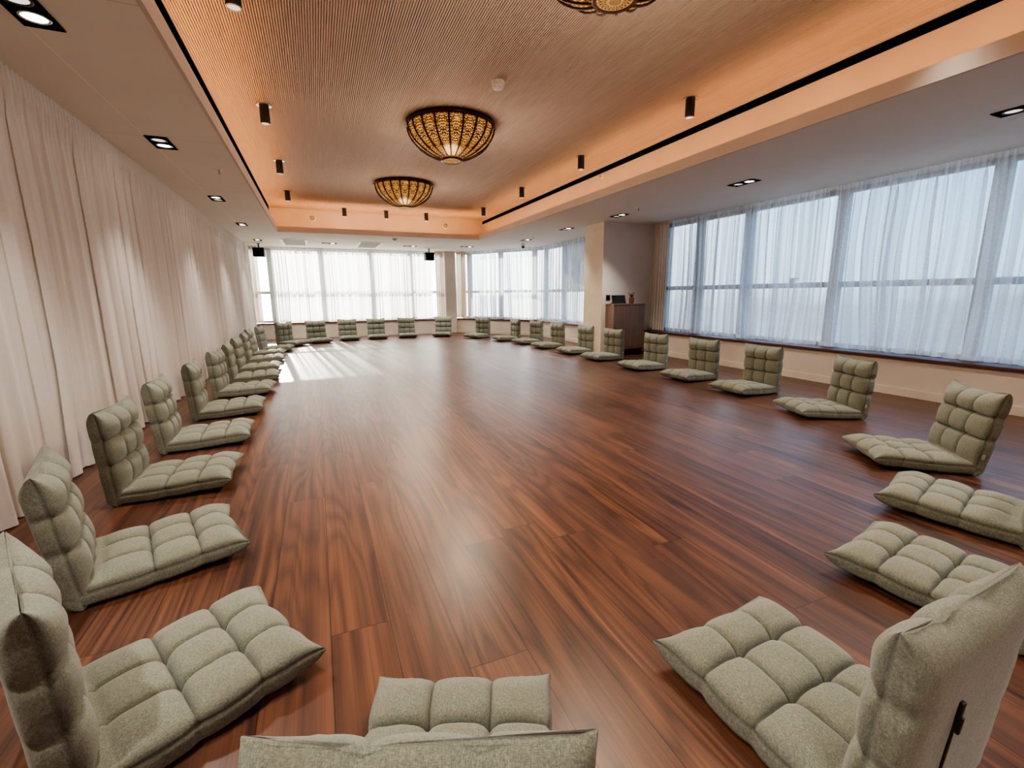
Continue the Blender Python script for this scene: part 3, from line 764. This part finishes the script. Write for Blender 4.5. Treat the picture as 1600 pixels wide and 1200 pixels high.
# LED strips lying in the cove behind the lip
area('cove_strip', ((CL+UL)/2-.012,(CB+CF)/2,2.392),(PI,0,0),.05,LY,17,WARM)
area('cove_strip', (CR+.06,(CB+CF)/2,2.392),(PI,-.25,0),.05,LY,15,WARM)
area('cove_strip', ((CL+CR)/2,CB+.08,2.392),(PI-.25,0,0),CR-CL,.05,9,WARM)
area('cove_strip', ((CL+CR)/2,CF-.10,2.392),(PI,0,0),CR-CL,.05,8,WARM)
for x,y in spots + [(-1.07,.6),(4.63,-.5),(1.5,-1.9)]:  # bracketed beams are unseen extras, added out of view without fixtures
    tilt = .30 if x < 0 else (-.12 if x > 4.5 else 0)
    spot('downlight_beam', (x,y,ZC-.03), 54, LAMP, 1.75, .8, (0,-tilt,0))
for x,y in cyl + [(-.31,1.4),(3.385,-.2),(1.5,-1.2),(.2,-.9),(2.8,-.9)]:  # bracketed extras: unseen beams added to brighten the near chairs
    near = y < 2
    spot('cylinder_beam', (x,y,ZU-.19), 50 if near else 42, LAMP, 1.5 if near else 1.15, .8, (0,-.3 if x < 0 else (.3 if x > 3.2 else 0),0), .14 if near else .05)
for y in (2.27,5.15,8.03):
    l = bpy.data.lights.new('chandelier_glow','POINT'); l.energy = 10; l.color = (1,.80,.60); l.shadow_soft_size = .2
    o = bpy.data.objects.new('chandelier_glow',l); C.objects.link(o); o.location = (1.477,y,ZU-.75)
    spot('chandelier_beam', (1.477,y,ZU-.46), 45, (1,.82,.62), 2.75, .5, (0,0,0), .12)

sdir = Vector((.10,-1,-.32)).normalized()
l = bpy.data.lights.new('sun','SUN'); l.energy = 7; l.color = (1,.90,.74); l.angle = .012
o = bpy.data.objects.new('sun',l); C.objects.link(o); o.rotation_euler = sdir.to_track_quat('-Z','Y').to_euler()

W = bpy.data.worlds.new('outdoor_sky'); SC.world = W; W.use_nodes = True; nt = W.node_tree; nt.nodes.clear()
class WT(NT):
    def __init__(s, tree): s.t = tree; s.out = tree.nodes.new('ShaderNodeOutputWorld')
w = WT(nt)
d = w.n('ShaderNodeTexCoord').outputs['Generated']; dx,dy,dz = w.sep(d)
sky = w.ramp(w.maprange(dz,-.2,.7,0,1), [(0,c4(.24,.32,.43)),(.19,c4(.29,.38,.49)),(.235,c4(.54,.74,.94)),(.45,c4(.42,.68,1.0)),(1,c4(.32,.56,1.0))])
city = w.noise(w.xyz(w.math('MULTIPLY',dx,7),w.math('MULTIPLY',dy,7),w.math('MULTIPLY',dz,22)),1,4,.6)
below = w.maprange(dz,-.02,.03,1,0)
sky = w.mix(w.math('MULTIPLY', below, w.maprange(city,.40,.66,0,.7)), sky, c4(.20,.23,.26))
dot = w.n('ShaderNodeVectorMath', operation='DOT_PRODUCT', ins={0:d,1:tuple(-sdir)}).outputs['Value']
glow = w.math('POWER', w.math('MAXIMUM', dot, 0), 5)
bg1 = w.n('ShaderNodeBackground', ins={0:sky,1:.98}); bg2 = w.n('ShaderNodeBackground', ins={0:c4(1,.95,.84),1:w.math('MULTIPLY', glow, 4.5)})
ad = w.n('ShaderNodeAddShader'); nt.links.new(bg1.outputs[0],ad.inputs[0]); nt.links.new(bg2.outputs[0],ad.inputs[1]); nt.links.new(ad.outputs[0],w.out.inputs[0])

# ------------------------------------------------------------------ camera
cam = bpy.data.cameras.new('camera'); cam.sensor_width = 36; cam.lens = 714.22/1600*36; cam.clip_start = .02
co = bpy.data.objects.new('camera',cam); C.objects.link(co)
r = Vector((.92143869,-.38846226,-.00691433)); u = Vector((.08055647,.17361105,.98151407)); f = Vector((.38008077,.90496203,-.19126508))
m = Matrix(((r.x,u.x,-f.x,0),(r.y,u.y,-f.y,0),(r.z,u.z,-f.z,1.1),(0,0,0,1))); co.matrix_world = m
SC.camera = co
SC.view_settings.view_transform = 'AgX'; SC.view_settings.look = 'AgX - Medium High Contrast'; SC.view_settings.exposure = 1.25
cy = SC.cycles; cy.max_bounces = 9; cy.diffuse_bounces = 5; cy.glossy_bounces = 3; cy.transmission_bounces = 5; cy.transparent_max_bounces = 20
cy.use_denoising = True; cy.sample_clamp_indirect = 8; cy.caustics_reflective = False; cy.caustics_refractive = False
